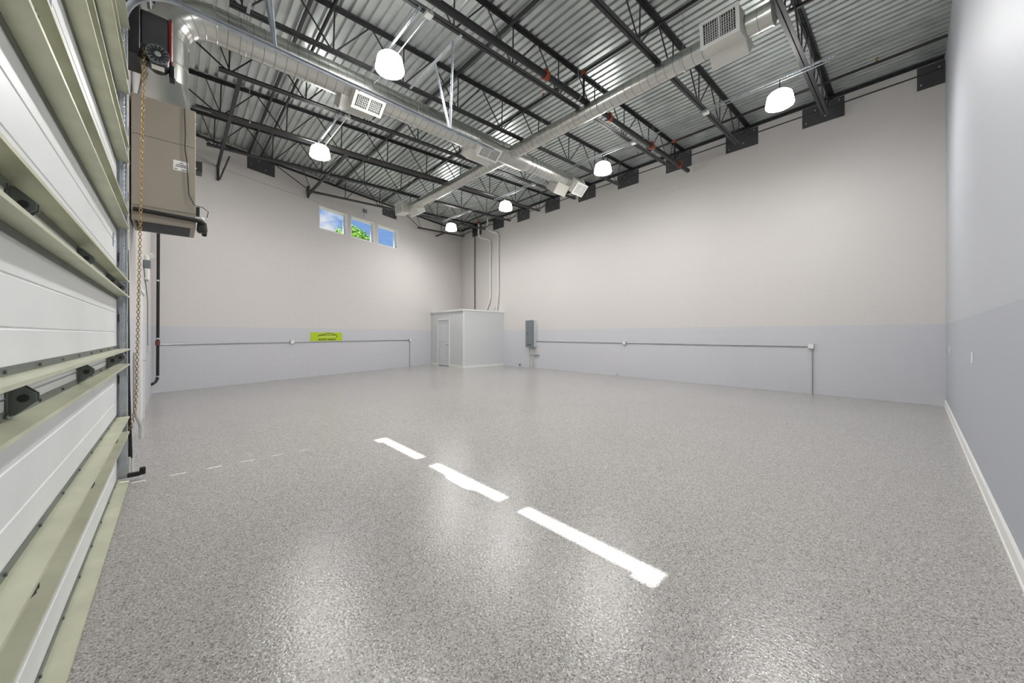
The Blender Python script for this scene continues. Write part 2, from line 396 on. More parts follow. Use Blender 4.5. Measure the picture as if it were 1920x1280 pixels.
# ledger angles
mb = MB(); mb.box(XC-.07, XC-.001, YD+.02, yB(XC)-.02, zdeck(XC)-.03, zdeck(XC)-.022); mb.box(XC-.012, XC-.002, YD+.02, yB(XC)-.02, zdeck(XC)-.075, zdeck(XC)-.03)
tag(mb.build('ledger_angle', M_joist), 'black steel ledger angle under the roof deck along the right wall', 'steel angle')
mb = MB(); mb.bar((XC-.012, YD+.02, 6.80), (XC-.012, yB(XC)-.04, 6.80), .018, .022)
tag(mb.build('bond_bar', M_joist), 'thin black bar running along the right wall just below the ledger', 'steel bar')
mb = MB(); p, q = onB(XA+.08, zdeck(XA)-.06, .035), onB(XC-.1, zdeck(XC)-.06, .035); mb.bar(p, q, .07, .008); mb.bar(p-BN*.025+Vector((0, 0, -.02)), q-BN*.025+Vector((0, 0, -.02)), .008, .05)
tag(mb.build('ledger_angle', M_joist), 'black steel ledger angle sloping along the top of the back wall', 'steel angle')

# bridging angles along the room
def bridging(x, y0, y1, z, label, s=.045):
    q = MB(); q.bar((x, y0, z), (x, y1, z), s, .006); q.bar((x-s/2, y0, z+s/2), (x-s/2, y1, z+s/2), .006, s)
    tag(q.build('bridging_angle', M_joist), label, 'steel angle', 'bridging angles between the joists')
bridging(1.6, YD+.02, yB(1.6)-.02, zdeck(1.6)-.085, 'black bridging angle under the deck at the left, beside the branch pipe')
bridging(7.66, YD+.02, yB(7.66)-.02, zdeck(7.66)-.085, 'black bridging angle under the deck right of the cross duct')
bridging(4.3, YD+.02, yB(4.3)-.02, zdeck(4.3)-.085, 'black bridging angle under the deck left of the cross duct')
bridging(.87, 8.17, yB(.87)-.02, zb(.87)-.03, 'black bridging angle at bottom chord level, anchored to the back wall by the heater unit', .06)
bridging(3.3, 9.92, yB(3.3)-.02, zb(3.3)-.03, 'black bridging angle at bottom chord level, anchored above the left-hand window', .06)
bridging(9.45, 15.03, yB(9.45)-.02, zb(9.45)-.03, 'short black bridging angle below the shortest joist in the far corner', .05)
q = MB(); q.bar((.87, yB(.87)-.05, zb(.87)-.05), (.87, yB(.87)-.05, zb(.87)-.4), .06, .008, (0, 1, 0)); q.bar((.9, yB(.87)-.1, zb(.87)-.38), (1.05, 12.1, zb(.87)+.02), .04, .006)
tag(q.build('wall_anchor', M_joist), 'black steel anchor bracket on the back wall near the heater unit', 'bracket', 'bridging anchors')
q = MB(); q.bar((3.3, yB(3.3)-.06, zb(3.3)+.3), (3.3, yB(3.3)-.06, zb(3.3)-.1), .07, .008, (0, 1, 0))
tag(q.build('wall_anchor', M_joist), 'black steel anchor bracket on the back wall above the left-hand window', 'bracket', 'bridging anchors')

# ------------------------------------------------------------ sprinkler pipes
def elbowed(pts, r, n=10, rad=.1, seg=5):
    """polyline with rounded corners"""
    pts = [Vector(p) for p in pts]; outp = [pts[0]]
    for a, b, c in zip(pts, pts[1:], pts[2:]):
        u = (a-b).normalized(); v = (c-b).normalized(); rr = min(rad, (a-b).length*.45, (c-b).length*.45)
        s, e = b+u*rr, b+v*rr
        for k in range(seg+1):
            t = k/seg; outp.append(s*(1-t)**2+b*2*t*(1-t)+e*t*t)
    outp.append(pts[-1]); return outp
zp = lambda x: 6.265+.022*(x-11.1)
r = thing('sprinkler_main', (5.5, 4.5, zp(5.5)), 'thick black sprinkler main with orange couplings, ending at the right wall', 'pipe')
q = MB(); q.tube([(XA+.05, 4.5, zp(XA)), (11.15, 4.5, zp(11.15))], .058, 16); q.build('pipe', M_black, r, 40)
for x in (4.95, 7.0, 8.9, 10.55):
    q = MB(); q.tube([(x-.045, 4.5, zp(x)), (x+.045, 4.5, zp(x))], .078, 14); q.obox((x, 4.5, zp(x)+.085), (.03, 0, 0), (0, .045, 0), (0, 0, .02)); q.build('coupling', M_orange, r, 40)
for x in (2.0, 5.9, 9.0):
    q = MB(); c = Vector((x, 4.5, zp(x))); q.tube([c+Vector((0, math.cos(a)*.066, math.sin(a)*.066)) for a in [2*PI*k/16 for k in range(16)]], .006, 5, closed=True); q.tube([c+Vector((0, 0, .07)), (x, 4.5, zdeck(x)-.01)], .005, 5); q.build('pipe_hanger', M_galv, r, 40)
for i, (x, lb) in enumerate(((1.85, 'black sprinkler branch pipe crossing the joists at the left'), (6.08, 'black sprinkler branch pipe crossing the joists beside the cross duct'), (10.26, 'black sprinkler branch pipe crossing the joists close to the right wall'))):
    r = thing('sprinkler_branch', (x, 5, zdeck(x)-.2), lb, 'pipe', 'sprinkler branch pipes'); z = zdeck(x)-.2
    q = MB(); q.tube([(x, YD+.02, z), (x, yB(x)-.3, z)], .028, 10); q.build('pipe', M_black, r, 40)
    q = MB(); q.tube([(x, 4.5, zp(x)+.065), (x, 4.5, z-.03)], .022, 8); q.build('riser', M_black, r, 40)
    q = MB(); q.tube([(x, 4.45, z), (x, 4.55, z)], .036, 10); q.tube([(x, 4.5, z), (x, 4.5, z-.05)], .03, 8); q.build('riser_fitting', M_orange, r, 40)
    for y in ((2.0, 5.6, 8.9, 12.0) if i < 2 else (2.05, .5, 5.6, 8.9, 12.4)):
        q = MB(); q.tube([(x, y, z+.02), (x, y, z+.085)], .011, 6); q.tube([(x, y, z+.085), (x, y, z+.095)], .028, 8); q.tube([(x, y, z-.005), (x, y, z+.05)], .02, 6); q.build('sprinkler_head', M_orange if i == 1 else M_brass, r, 40)
r = thing('gas_pipe', (3, 9.8, zb(3)), 'slim dark pipe with a bright top edge running beside a joist above the left-hand lamps', 'pipe')
q = MB(); q.tube([(.3, 9.80, zb(.3)-.01), (9.1, 9.80, zb(9.1)-.01)], .034, 12); q.build('pipe', mat('dark_steel_pipe', (74, 72, 70), .3, .7), r, 40)
for x in (1.2, 3.8, 6.8, 8.6):
    q = MB(); c = Vector((x, 9.8, zb(x)-.01)); q.tube([c+Vector((0, math.cos(a)*.04, math.sin(a)*.04)) for a in [2*PI*k/12 for k in range(12)]], .006, 5, closed=True); q.tube([c+Vector((0, 0, .04)), (x, 9.8, zdeck(x)-.01)], .005, 5); q.build('pipe_hanger', M_galv, r, 40)

# ------------------------------------------------------------ ducts
M_seam_shade = mat('duct_seam_shade', (150, 152, 149), .45, .8)  # darker zinc: shadow and dirt of the seam grooves put into the colour
def duct(name, a, b, r, parent, step=.3, m=None, n=40):
    """round duct with the narrow sunk lines of its lock seams"""
    a, b = Vector(a), Vector(b); Ld = (b-a).length; t = (b-a)/Ld; pts, rs, dark = [a], [r], []
    k = step
    while k < Ld-.03:
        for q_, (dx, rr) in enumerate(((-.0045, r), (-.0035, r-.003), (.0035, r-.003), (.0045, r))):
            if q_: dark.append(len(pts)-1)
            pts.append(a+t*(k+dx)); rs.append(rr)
        k += step
    pts.append(b); rs.append(r)
    q = MB(); q.tube(pts, rs, n); o = q.build(name, m or M_duct, parent, 25); o.data.materials.append(M_seam_shade)
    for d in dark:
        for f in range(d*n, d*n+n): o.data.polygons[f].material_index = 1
    return o
def vent(parent, c, ax, nm, w_, h_, dist, base=.1):
    """saddle box on a duct: c axis point, ax duct direction, nm facing"""
    c, ax, nm = Vector(c), Vector(ax).normalized(), Vector(nm).normalized(); sd_ = ax.cross(nm).normalized(); f = c+nm*dist
    q = MB()
    for s in (-1, 1):
        q.obox(c+nm*(dist+base)/2+ax*s*w_/2, ax*.003, sd_*h_/2, nm*(dist-base)/2)
        q.obox(c+nm*(dist+base)/2+sd_*s*h_/2, ax*w_/2, sd_*.003, nm*(dist-base)/2)
    b_ = q.build('vent_box', M_duct_w, parent)
    q = MB(); t = .035
    for u0, u1, v0, v1 in ((-w_/2-.015, w_/2+.015, -h_/2-.015, -h_/2+t), (-w_/2-.015, w_/2+.015, h_/2-t, h_/2+.015), (-w_/2-.015, -w_/2+t, -h_/2+t, h_/2-t), (w_/2-t, w_/2+.015, -h_/2+t, h_/2-t)):
        q.obox(f+ax*(u0+u1)/2+sd_*(v0+v1)/2+nm*.006, ax*(u1-u0)/2, sd_*(v1-v0)/2, nm*.006)
    q.build('vent_frame', M_grille, parent)
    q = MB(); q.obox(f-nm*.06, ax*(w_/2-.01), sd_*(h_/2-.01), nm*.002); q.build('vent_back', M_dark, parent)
    q = MB(); n1 = int((w_-2*t)/.03)
    for k in range(1, n1): q.obox(f+ax*(-w_/2+t+(w_-2*t)*k/n1)+nm*.0, ax*.0035, sd_*(h_/2-t), nm*.012)
    q.obox(f, ax*.012, sd_*(h_/2-t), nm*.012)
    n2 = int((h_-2*t)/.035)
    for k in range(1, n2): q.obox(f-nm*.02+sd_*(-h_/2+t+(h_-2*t)*k/n2), ax*(w_/2-t), sd_*.003, nm*.01)
    q.build('vent_louvres', M_grille, parent)
M_duct_w = mat('pale_galvanised_box', (214, 212, 204), .45, .35)
DM = 6.95; DZ = 5.99
main = thing('spiral_duct', (3, DM, DZ), 'large silver spiral duct running from the air handler across the room', 'duct')
q = MB(); cx, cz, R_, r_ = .42, DZ-.52, .52, .24
pts = [(-.1, DM, 4.86), (-.1, DM, 5.12), (-.1, DM, cz-.0)]
for k in range(1, 6): a = k/5*PI/2; pts.append((cx-R_*math.cos(a), DM, cz+R_*math.sin(a)))
q.tube(pts, r_, 40, cap=False); q.build('duct_elbow', M_duct, main, 12)
q = MB()                                           # seam beads between the gores
P3 = [Vector(p) for p in pts]
for i in range(1, len(P3)):
    a = (P3[i]-P3[i-1]).normalized(); b = (P3[min(i+1, len(P3)-1)]-P3[i]).normalized() if i < len(P3)-1 else a; t = (a+b).normalized()
    u = Vector((0, 1, 0)); v = t.cross(u); q = MB(); q.tube([P3[i]+(u*math.cos(2*PI*k/40)+v*math.sin(2*PI*k/40))*(r_+.002) for k in range(40)], .006, 5, closed=True); q.build('elbow_seam', M_duct, main, 60)
# square to round transition on the unit
q = MB(); n = 32; A_, B_ = [], []
for k in range(n):
    a = 2*PI*(k+.5)/n; A_.append(q.bm.verts.new((-.1+.24*math.cos(a), DM+.24*math.sin(a), 4.87)))
    s = max(abs(math.cos(a)), abs(math.sin(a))); B_.append(q.bm.verts.new((-.1+.27*math.cos(a)/s, DM+.30*math.sin(a)/s, 4.46)))
for k in range(n): q.bm.faces.new((A_[k], A_[(k+1) % n], B_[(k+1) % n], B_[k]))
q.build('duct_transition', M_duct, main, 12)
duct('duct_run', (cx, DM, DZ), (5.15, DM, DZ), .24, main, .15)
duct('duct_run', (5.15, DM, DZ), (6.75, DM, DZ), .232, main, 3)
q = MB(); q.tube([(6.75, DM, DZ), (6.95, DM, DZ), (7.1, DM, DZ)], [.232, .20, .20], 36); q.tube([(6.93, DM, DZ), (6.945, DM, DZ)], .215, 36); q.tube([(7.09, DM, DZ), (7.105, DM, DZ)], .212, 36); q.build('duct_reducer', M_duct, main, 40)
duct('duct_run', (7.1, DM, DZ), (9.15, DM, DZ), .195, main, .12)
q = MB(); q.tube([(9.15, DM, DZ), (9.17, DM, DZ)], .21, 36); q.build('duct_cap', M_grille, main, 40)
q = MB(); q.tube([(5.9, DM, DZ), (6.58, DM, DZ)], .24, 36); q.tube([(6.24, DM-.36, DZ), (6.24, DM+.36, DZ)], .165, 36); q.build('duct_cross_fitting', M_duct, main, 40)
vent(main, (2.60, DM, DZ), (1, 0, 0), (0, -.55, -.83), .52, .29, .43); vent(main, (2.5, DM, DZ), (1, 0, 0), (0, .62, -.78), .6, .34, .40)
vent(main, (5.42, DM, DZ), (1, 0, 0), (0, -.62, -.78), .56, .30, .40); vent(main, (5.35, DM, DZ), (1, 0, 0), (0, .62, -.78), .6, .34, .40)
vent(main, (8.85, DM, DZ), (1, 0, 0), (0, -1, -1), .46, .34, .36); vent(main, (8.35, DM, DZ), (1, 0, 0), (0, .62, -.78), .5, .34, .40)
for x in (.8, 3.6, 6.9, 8.6):
    q = MB(); c = Vector((x, DM, DZ)); q.tube([c+Vector((0, math.cos(a)*.247, math.sin(a)*.247)) for a in [2*PI*k/24 for k in range(24)]], .004, 4, closed=True)
    q.tube([c+Vector((0, -.12, .21)), (x, DM-.15, zdeck(x)-.01)], .004, 4); q.tube([c+Vector((0, .12, .21)), (x, DM+.15, zdeck(x)-.01)], .004, 4); q.build('hanger_wire', M_galv, main)
cross = thing('cross_duct', (6.24, 7, DZ), 'narrower silver spiral duct crossing under the big one toward the right wall', 'duct')
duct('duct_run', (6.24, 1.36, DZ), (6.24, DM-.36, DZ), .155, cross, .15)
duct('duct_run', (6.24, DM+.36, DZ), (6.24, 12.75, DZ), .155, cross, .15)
for y in (1.34, 12.75):
    q = MB(); q.tube([(6.24, y, DZ), (6.24, y+.02, DZ)], .165, 36); q.build('duct_cap', M_duct, cross, 40)
vent(cross, (6.24, 1.93, DZ), (0, 1, 0), (-1, 0, -.12), .5, .36, .36, .05); vent(cross, (6.24, 1.93, DZ), (0, 1, 0), (.75, 0, -.66), .5, .3, .30, .05)
vent(cross, (6.24, 12.4, DZ), (0, 1, 0), (-1, 0, -.12), .56, .36, .36, .05); vent(cross, (6.24, 11.9, DZ), (0, 1, 0), (.45, 0, -.9), .56, .3, .30, .05)
for y in (2.6, 4.2, 5.8, 8.6, 10.4, 12.9):
    q = MB(); c = Vector((6.24, min(y, 12.6), DZ)); q.tube([c+Vector((math.cos(a)*.163, 0, math.sin(a)*.163)) for a in [2*PI*k/20 for k in range(20)]], .004, 4, closed=True)
    q.tube([c+Vector((0, 0, .163)), (6.24, c.y, zdeck(6.24)-.01)], .004, 4); q.build('hanger_wire', M_galv, cross)

# ------------------------------------------------------------ high bay lamps
def strut_channel(x, y0, y1, z, label):
    q = MB(); q.box(x-.015, x+.015, y0, y1, z-.002, z); 
    for s in (-1, 1): q.box(x+s*.015-.0015, x+s*.015+.0015, y0, y1, z-.03, z)
    y = y0+.03
    while y < y1-.03:
        q.box(x-.015, x-.005, y, y+.022, z-.031, z-.029); q.box(x+.005, x+.015, y, y+.022, z-.031, z-.029); y += .045
    tag(q.build('strut_channel', M_galv), label, 'strut channel', 'strut channels carrying the lamps')
def high_bay(x, y, zs, label):
    """zs = underside of strut"""
    zl = 5.70
    r = thing('high_bay_lamp', (x, y, zl), label, 'ceiling lamp', 'high bay lamps')
    q = MB(); q.tube([(x, y, zs), (x, y, zl+.30)], .008, 6); q.tube([(x-.05, y, zl+.31), (x, y, zs-.02), (x+.05, y, zl+.31)], .004, 5); q.build('hook', M_black, r, 40)
    q = MB(); q.lathe((x, y, zl), [(.05, .30), (.085, .29), (.09, .25), (.075, .24)], 24, True, True); q.build('ballast_housing', M_grey, r, 40)
    # ribbed prismatic refractor
    q = MB(); n = 96; prof = [(.215, .0), (.222, .015), (.214, .06), (.202, .13), (.186, .20), (.15, .235), (.07, .24)]
    rings = []
    for rr, z in prof: rings.append([q.bm.verts.new((x+(rr+(.003 if k % 2 else 0))*math.cos(2*PI*k/n), y+(rr+(.003 if k % 2 else 0))*math.sin(2*PI*k/n), zl+z)) for k in range(n)])
    for A, B2 in zip(rings, rings[1:]):
        for k in range(n): q.bm.faces.new((A[k], A[(k+1) % n], B2[(k+1) % n], B2[k]))
    q.build('refractor', M_glow2, r, 60)
    q = MB(); q.lathe((x, y, zl), [(.212, .004), (.19, -.012), (.12, -.028), (.03, -.034)], 40, True, True); q.build('lens', M_glow, r, 60)
RX, LX = 8.3, 2.56; RZ, LZ = 6.18, 6.06
for y, lb in ((1.69, 'round white glowing lamp at upper right, nearest of the right-hand row'), (5.53, 'glowing lamp second in the right-hand row, beyond the big duct end'), (9.39, 'glowing lamp third in the right-hand row, before the pale pipes'), (12.74, 'farthest and smallest glowing ceiling lamp, in the far corner')):
    high_bay(RX, y, RZ, lb)
for y, lb in ((5.72, 'largest glowing lamp, above the big duct near the steel V brace'), (9.61, 'glowing lamp at the left, in front of the slim dark pipe'), (1.7, 'glowing lamp overhead beyond the top edge of the view, nearest the garage door')):
    high_bay(LX, y, LZ, lb)
for x, y0, y1, z, lb in ((RX, .9, 3.1, RZ+.04, 'perforated galvanised strut above the nearest right-hand lamp'), (RX, 4.65, 6.5, RZ+.04, 'perforated galvanised strut above the second right-hand lamp'), (RX, 8.1, 10.0, RZ+.04, 'perforated galvanised strut above the third right-hand lamp'), (RX, 11.55, 13.45, RZ+.04, 'perforated galvanised strut above the farthest lamp'),
                        (LX, 4.7, 6.5, LZ+.04, 'perforated galvanised strut above the largest lamp'), (LX, 8.1, 10.0, LZ+.04, 'perforated galvanised strut above the left-hand lamp'), (LX, 1.2, 3.1, LZ+.04, 'perforated galvanised strut above the lamp overhead out of view')):
    strut_channel(x, y0, y1, z, lb)
for x, y0, y1, z, lb in ((RX+.1, 1.0, 13.5, RZ+.02, 'thin electrical conduit linking the right-hand row of lamps'), (LX+.15, .6, 10.0, LZ+.02, 'thin electrical conduit linking the left-hand row of lamps')):
    r = thing('ceiling_conduit', (x, 3, z), lb, 'conduit', 'lamp conduits')
    q = MB(); q.tube([(x, y0, z), (x, y1, z)], .011, 8); q.build('tube', M_cond, r, 40)
    for y in ((3.02, 4.7, 8.17, 11.6) if x > 5 else (3.02, 4.75, 8.17)):
        q = MB(); q.box(x-.055, x+.055, y-.055, y+.055, z-.03, z+.03); q.build('junction_box', M_grille, r, bevel=.004)

# ------------------------------------------------------------ garage door
XP = -.415
gd = thing('sectional_garage_door', (XP, (DY0+DY1)/2, 0), 'tall white sectional garage door stiffened by pairs of galvanised struts', 'garage door')
joints = [0, .565, 1.225, 1.88, 2.54, 3.19, 3.86, 4.49]
for k, (a, b) in enumerate(zip(joints, joints[1:])):
    q = MB(); h = b-a; z0 = a+.004; prof = [(XP-.045, z0), (XP, z0)]
    for t in (.36, .64):
        zc = z0+(h-.008)*t; prof += [(XP, zc-.006), (XP-.004, zc-.002), (XP-.004, zc+.002), (XP, zc+.006)]
    prof += [(XP, b-.004), (XP-.045, b-.004)]
    q.prism([(x, DY0+.01, z) for x, z in prof], (0, DY1-DY0-.02, 0)); q.build('door_panel', M_panel, gd)
def door_strut(z, y0=DY0+.02, y1=DY1+.05, d=.085):
    s = MB(); x0 = XP+.001
    s.box(x0, x0+d, y0, y1, z, z+.003); s.box(x0+d-.002, x0+d, y0, y1, z-.012, z); s.build('strut', M_strut, gd)
    s = MB(); s.box(x0, x0+.003, y0, y1, z+.003, z+.034); s.box(x0, x0+.003, y0, y1, z-.034, z)
    y = y0+.1
    while y < y1:
        s.tube([(x0+.003, y, z+.018), (x0+.010, y, z+.018)], .007, 6); y += .42
    s.build('strut_flange', M_strutb, gd)
sz = [.02]
for j in joints[1:-1]: sz += [j-.072, j+.075]
sz.append(4.43)
for z in sz: door_strut(z)
for j in joints[1:-1]:
    for y in (.9, 2.05, 3.25, 4.45, 5.04):
        s = MB(); x0 = XP+.002
        s.prism([(x0, y-.018, j-.06), (x0, y-.018, j+.055), (x0+.018, y-.018, j+.055), (x0+.062, y-.018, j+.012), (x0+.062, y-.018, j-.012), (x0+.018, y-.018, j-.055)], (0, .005, 0))
        s.prism([(x0, y+.018, j-.065), (x0, y+.018, j+.06), (x0+.018, y+.018, j+.055), (x0+.062, y+.018, j+.012), (x0+.062, y+.018, j-.012), (x0+.018, y+.018, j-.055)], (0, .005, 0))
        s.box(x0, x0+.006, y-.03, y+.034, j-.065, j+.06); s.tube([(x0+.036, y-.015, j), (x0+.036, y+.05, j)], .011, 10)
        h_ = s.build('hinge', M_strutb, gd)
        s = MB(); s.tube([(x0+.034, y-.024, j), (x0+.034, y-.018, j)], .013, 12); s.build('pin_hole', M_dark, h_)
        if y > 5:
            s = MB(); s.tube([(x0+.036, y+.05, j), (x0+.036, 5.235, j)], .006, 6); s.tube([(x0+.036, 5.20, j), (x0+.036, 5.23, j)], .026, 14); s.build('roller', M_galv, h_, 40)
s = MB(); s.box(XP-.05, XP+.004, DY0+.01, DY1-.01, 0.0, .02); s.build('bottom_seal', M_rubber, gd)
s = MB(); s.box(XP+.0002, XP+.0012, 2.55, 2.66, 2.83, 3.06); st = s.build('maker_sticker', M_paper, gd)
s = MB(); s.box(XP+.0012, XP+.002, 2.57, 2.64, 2.9, 2.96); s.build('sticker_print', M_blue, st)
s = MB(); s.box(XP+.0002, XP+.0012, 4.86, 4.93, 2.24, 2.36); s.build('maker_sticker', M_blue, gd)
# steel end stile
s = MB()
for a, b in zip(joints, joints[1:]): s.box(XP+.0002, XP+.0016, DY1-.09, DY1-.012, a+.01, b-.01)
s.build('end_stile', M_panel, gd)

# track
tr = thing('door_track', (-.33, 5.24, 0), 'galvanised door track rising beside the garage door and bending along under the big duct', 'door track')
def channel_path(pts, yc, name, w_=.052, lip=.012, th=.003, side=1):
    """C channel open toward the door (-Y) swept along pts (x,z)"""
    q = MB(); sec = [(-w_/2, -.03), (-w_/2, 0), (-w_/2+.006, .006), (w_/2-.006, .006), (w_/2, 0), (w_/2, -.03), (w_/2-.006, -.03), (w_/2-.006, 0), (0, .001), (-w_/2+.006, 0), (-w_/2+.006, -.03)]
    rings = []
    for i, p in enumerate(pts):
        p = Vector((p[0], 0, p[1])); a = Vector((pts[max(i-1, 0)][0], 0, pts[max(i-1, 0)][1])); b = Vector((pts[min(i+1, len(pts)-1)][0], 0, pts[min(i+1, len(pts)-1)][1]))
        t = (b-a).normalized(); nn = Vector((t.z, 0, -t.x)); rings.append([q.bm.verts.new(p+nn*u+Vector((0, yc+v*side, 0))) for u, v in sec])
    for A, B2 in zip(rings, rings[1:]):
        for k in range(len(sec)): q.bm.faces.new((A[k], A[(k+1) % len(sec)], B2[(k+1) % len(sec)], B2[k]))
    q.bm.faces.new(rings[0]); q.bm.faces.new(list(reversed(rings[-1])))
    return q.build(name, M_galv, tr, 35)
TX = -.372
channel_path([(TX, .17), (TX, 4.50)], 5.23, 'vertical_track')
curve = [(TX, 4.50)]+[(TX+.42*(1-math.cos(a)), 4.50+.42*math.sin(a)) for a in [PI/2*k/12 for k in range(1, 13)]]
channel_path(curve, 5.23, 'curved_track')
hz = lambda x: 4.92-.02*(x-.08)
channel_path([(TX+.42, 4.92), (4.35, hz(4.35))], 5.25, 'horizontal_track')
q = MB(); q.bar((.05, 5.275, hz(.05)+.03), (4.35, 5.275, hz(4.35)+.03), .006, .05); q.bar((.05, 5.30, hz(.05)+.055), (4.35, 5.30, hz(4.35)+.055), .055, .005); q.build('track_angle', M_galv, tr)
q = MB(); q.box(XA+.001, XA+.006, 5.16, 5.30, .02, 4.72); q.box(XA+.006, XA+.075, 5.262, 5.267, .02, 4.6); q.build('track_wall_angle', M_galv, tr)
for z in (.35, 1.0, 1.6, 2.2, 2.8, 3.45, 4.0, 4.4):
    q = MB(); q.box(TX-.04, TX+.03, 5.238, 5.258, z-.04, z+.04); q.tube([(TX, 5.262, z), (TX, 5.274, z)], .012, 6); q.build('track_bracket', M_strutb, tr)
for x in (.9, 1.9, 2.9, 3.9):
    q = MB(); q.tube([(x, 5.25, hz(x)-.034), (x, 5.25, hz(x)-.026)], .011, 8); q.build('bolt', M_galv, tr)
# perforated V hangers
def perf(p, q_, wd=.036):
    m_ = MB(); m_.bar(p, q_, wd, .003, (1, 0, 0)); p, q_ = Vector(p), Vector(q_); m_.bar(p+Vector((-.0, wd/2, 0)), q_+Vector((0, wd/2, 0)), .003, wd, (1, 0, 0))
    return m_
def perf_holes(p, q_, parent):
    p, q_ = Vector(p), Vector(q_); Lh = (q_-p).length; t = (q_-p)/Lh; m_ = MB(); k = .04
    while k < Lh-.03:
        c = p+t*k; m_.obox(c-Vector((.0022, 0, 0)), Vector((.0008, 0, 0)), t*.010, t.cross(Vector((1, 0, 0)))*.006); k += .04
    m_.build('punched_holes', M_dark, parent)
for (x, z0), lb in (((3.44, hz(3.44)+.05), 'perforated galvanised V brace hanging the end of the door track'), ((.92, hz(.92)+.05), 'perforated galvanised V brace hanging the door track near the top left')):
    r = thing('track_hanger', (x, 5.3, z0), lb, 'brace', 'V braces on the door track')
    for yt, xt in ((4.93, x-.18), (5.58, x-.12)):
        ztop = zb(x)-.04
        h_ = perf((x, 5.3, z0-.03), (xt, yt, ztop)).build('brace', M_galv, r)
        perf_holes((x, 5.3, z0), (xt, yt, ztop), h_)
    q = MB(); q.bar((x-.15, 4.75, zb(x)-.045), (x-.15, 6.45, zb(x)-.045), .035, .004); q.bar((x-.168, 4.75, zb(x)-.03), (x-.168, 6.45, zb(x)-.03), .003, .035); q.build('cross_angle', M_galv, r)
# torsion springs above the door
r = thing('torsion_spring_shaft', (-.2, 3, 4.868), 'galvanised torsion spring shaft mounted above the garage door', 'spring shaft')
q = MB(); q.tube([(-.2, .1, 4.868), (-.2, 5.42, 4.868)], .016, 10); q.build('shaft', M_galv, r, 40)
for a, b in ((1.14, 2.78), (3.2, 4.8)):
    q = MB(); pts = []; nt_ = int((b-a)/.016); 
    pr = []; 
    for k in range(nt_*2+1): pr.append(((-.2, a+(b-a)*k/(nt_*2), 4.868), .072 if k % 2 else .066))
    q.tube([p for p, _ in pr], [s_ for _, s_ in pr], 16); q.build('spring', M_black, r, 60)
for y in (.3, 2.99, 5.05):
    q = MB(); q.box(XA, -.17, y-.004, y+.004, 4.8, 4.94); q.build('bearing_bracket', M_galv, r)
q = MB(); q.tube([(-.2, 5.09, 4.868), (-.2, 5.14, 4.868)], .085, 24); q.build('cable_drum', M_galv, r, 40)

# door operator with its chain wheel
op = thing('door_operator', (-.2, 5.55, 4.6), 'black door operator with a red edge and ribbed motor fan under the bent track', 'door operator')
q = MB(); q.box(XA+.001, -.27, 5.42, 5.82, 4.34, 4.98); q.build('mounting_plate', M_black, op, bevel=.006)
q = MB(); q.box(-.27, -.055, 5.5, 5.85, 4.46, 4.88); q.build('gear_housing', M_plate, op, bevel=.01)
q = MB(); q.box(-.055, -.02, 5.49, 5.86, 4.42, 4.89); q.build('end_cover', M_red, op, bevel=.01)
q = MB(); q.tube([(-.135, 5.37, 4.38), (-.135, 5.60, 4.38)], .088, 28); q.build('motor', M_black, op, 40)
q = MB(); q.tube([(-.135, 5.352, 4.38), (-.135, 5.372, 4.38)], .094, 28); fan = q.build('fan_cover', M_grey, op, 40)
q = MB()
for k in range(14):
    a = 2*PI*k/14; q.bar((-.135+.03*math.cos(a), 5.3505, 4.38+.03*math.sin(a)), (-.135+.085*math.cos(a), 5.3505, 4.38+.085*math.sin(a)), .003, .02, (math.sin(a), 0, -math.cos(a)))
q.build('fan_slots', M_dark, fan)
q = MB(); q.tube([(-.135, 5.345, 4.38), (-.135, 5.353, 4.38)], [.018, .026], 14); q.build('fan_hub', M_galv, fan)
q = MB(); q.obox((-.135, 5.46, 4.2895), (.05, 0, 0), (0, .045, 0), (0, 0, .0015)); q.build('rating_label', M_paper, op)
q = MB(); q.tube([(-.235, 5.44, 4.40), (-.235, 5.48, 4.40)], .085, 24); q.build('chain_wheel', M_black, op, 40)
q = MB(); q.box(-.05, .0, 5.55, 5.68, 4.28, 4.42); q.build('terminal_box', M_black, op, bevel=.008)

def chain(path, name, m, label, pitch=.031, wire=.0036, wdt=.0115):
    pts = [Vector(p) for p in path]; cum = [0]
    for a, b in zip(pts, pts[1:]): cum.append(cum[-1]+(b-a).length)
    q = MB(); s = 0; i = 0
    def at(s):
        for k in range(len(cum)-1):
            if s <= cum[k+1]: f = (s-cum[k])/(cum[k+1]-cum[k]); return pts[k].lerp(pts[k+1], f), (pts[k+1]-pts[k]).normalized()
        return pts[-1], (pts[-1]-pts[-2]).normalized()
    while s < cum[-1]:
        c, t = at(s); u = t.cross(Vector((1, .3, 0))).normalized() if i % 2 else t.cross(Vector((-.3, 1, 0))).normalized(); hl = pitch*.62
        loop = []
        for k in range(10):
            a = 2*PI*k/10; loop.append(c+t*math.sin(a)*hl+u*math.cos(a)*wdt)
        q.tube(loop, wire, 5, closed=True); s += pitch; i += 1
    o = q.build(name, m, None, 60); tag(o, label, 'chain', 'door chains'); return o
chain([(-.236-.0165*.1*k, 5.40, 4.40-.1*k) for k in range(0, 36)]+[(-.298, 5.39, .75), (-.31, 5.36, .62), (-.33, 5.32, .5)], 'hand_chain', M_brass, 'long brass hand chain hanging in front of the air handler down to the door track')
chain([(XP+.045, 5.185, 4.4-.1*k) for k in range(0, 26)]+[(XP+.045, 5.185, 1.2)], 'lift_chain', M_galv, 'thin silver chain hanging behind the struts along the edge of the garage door', .022, .003, .007)

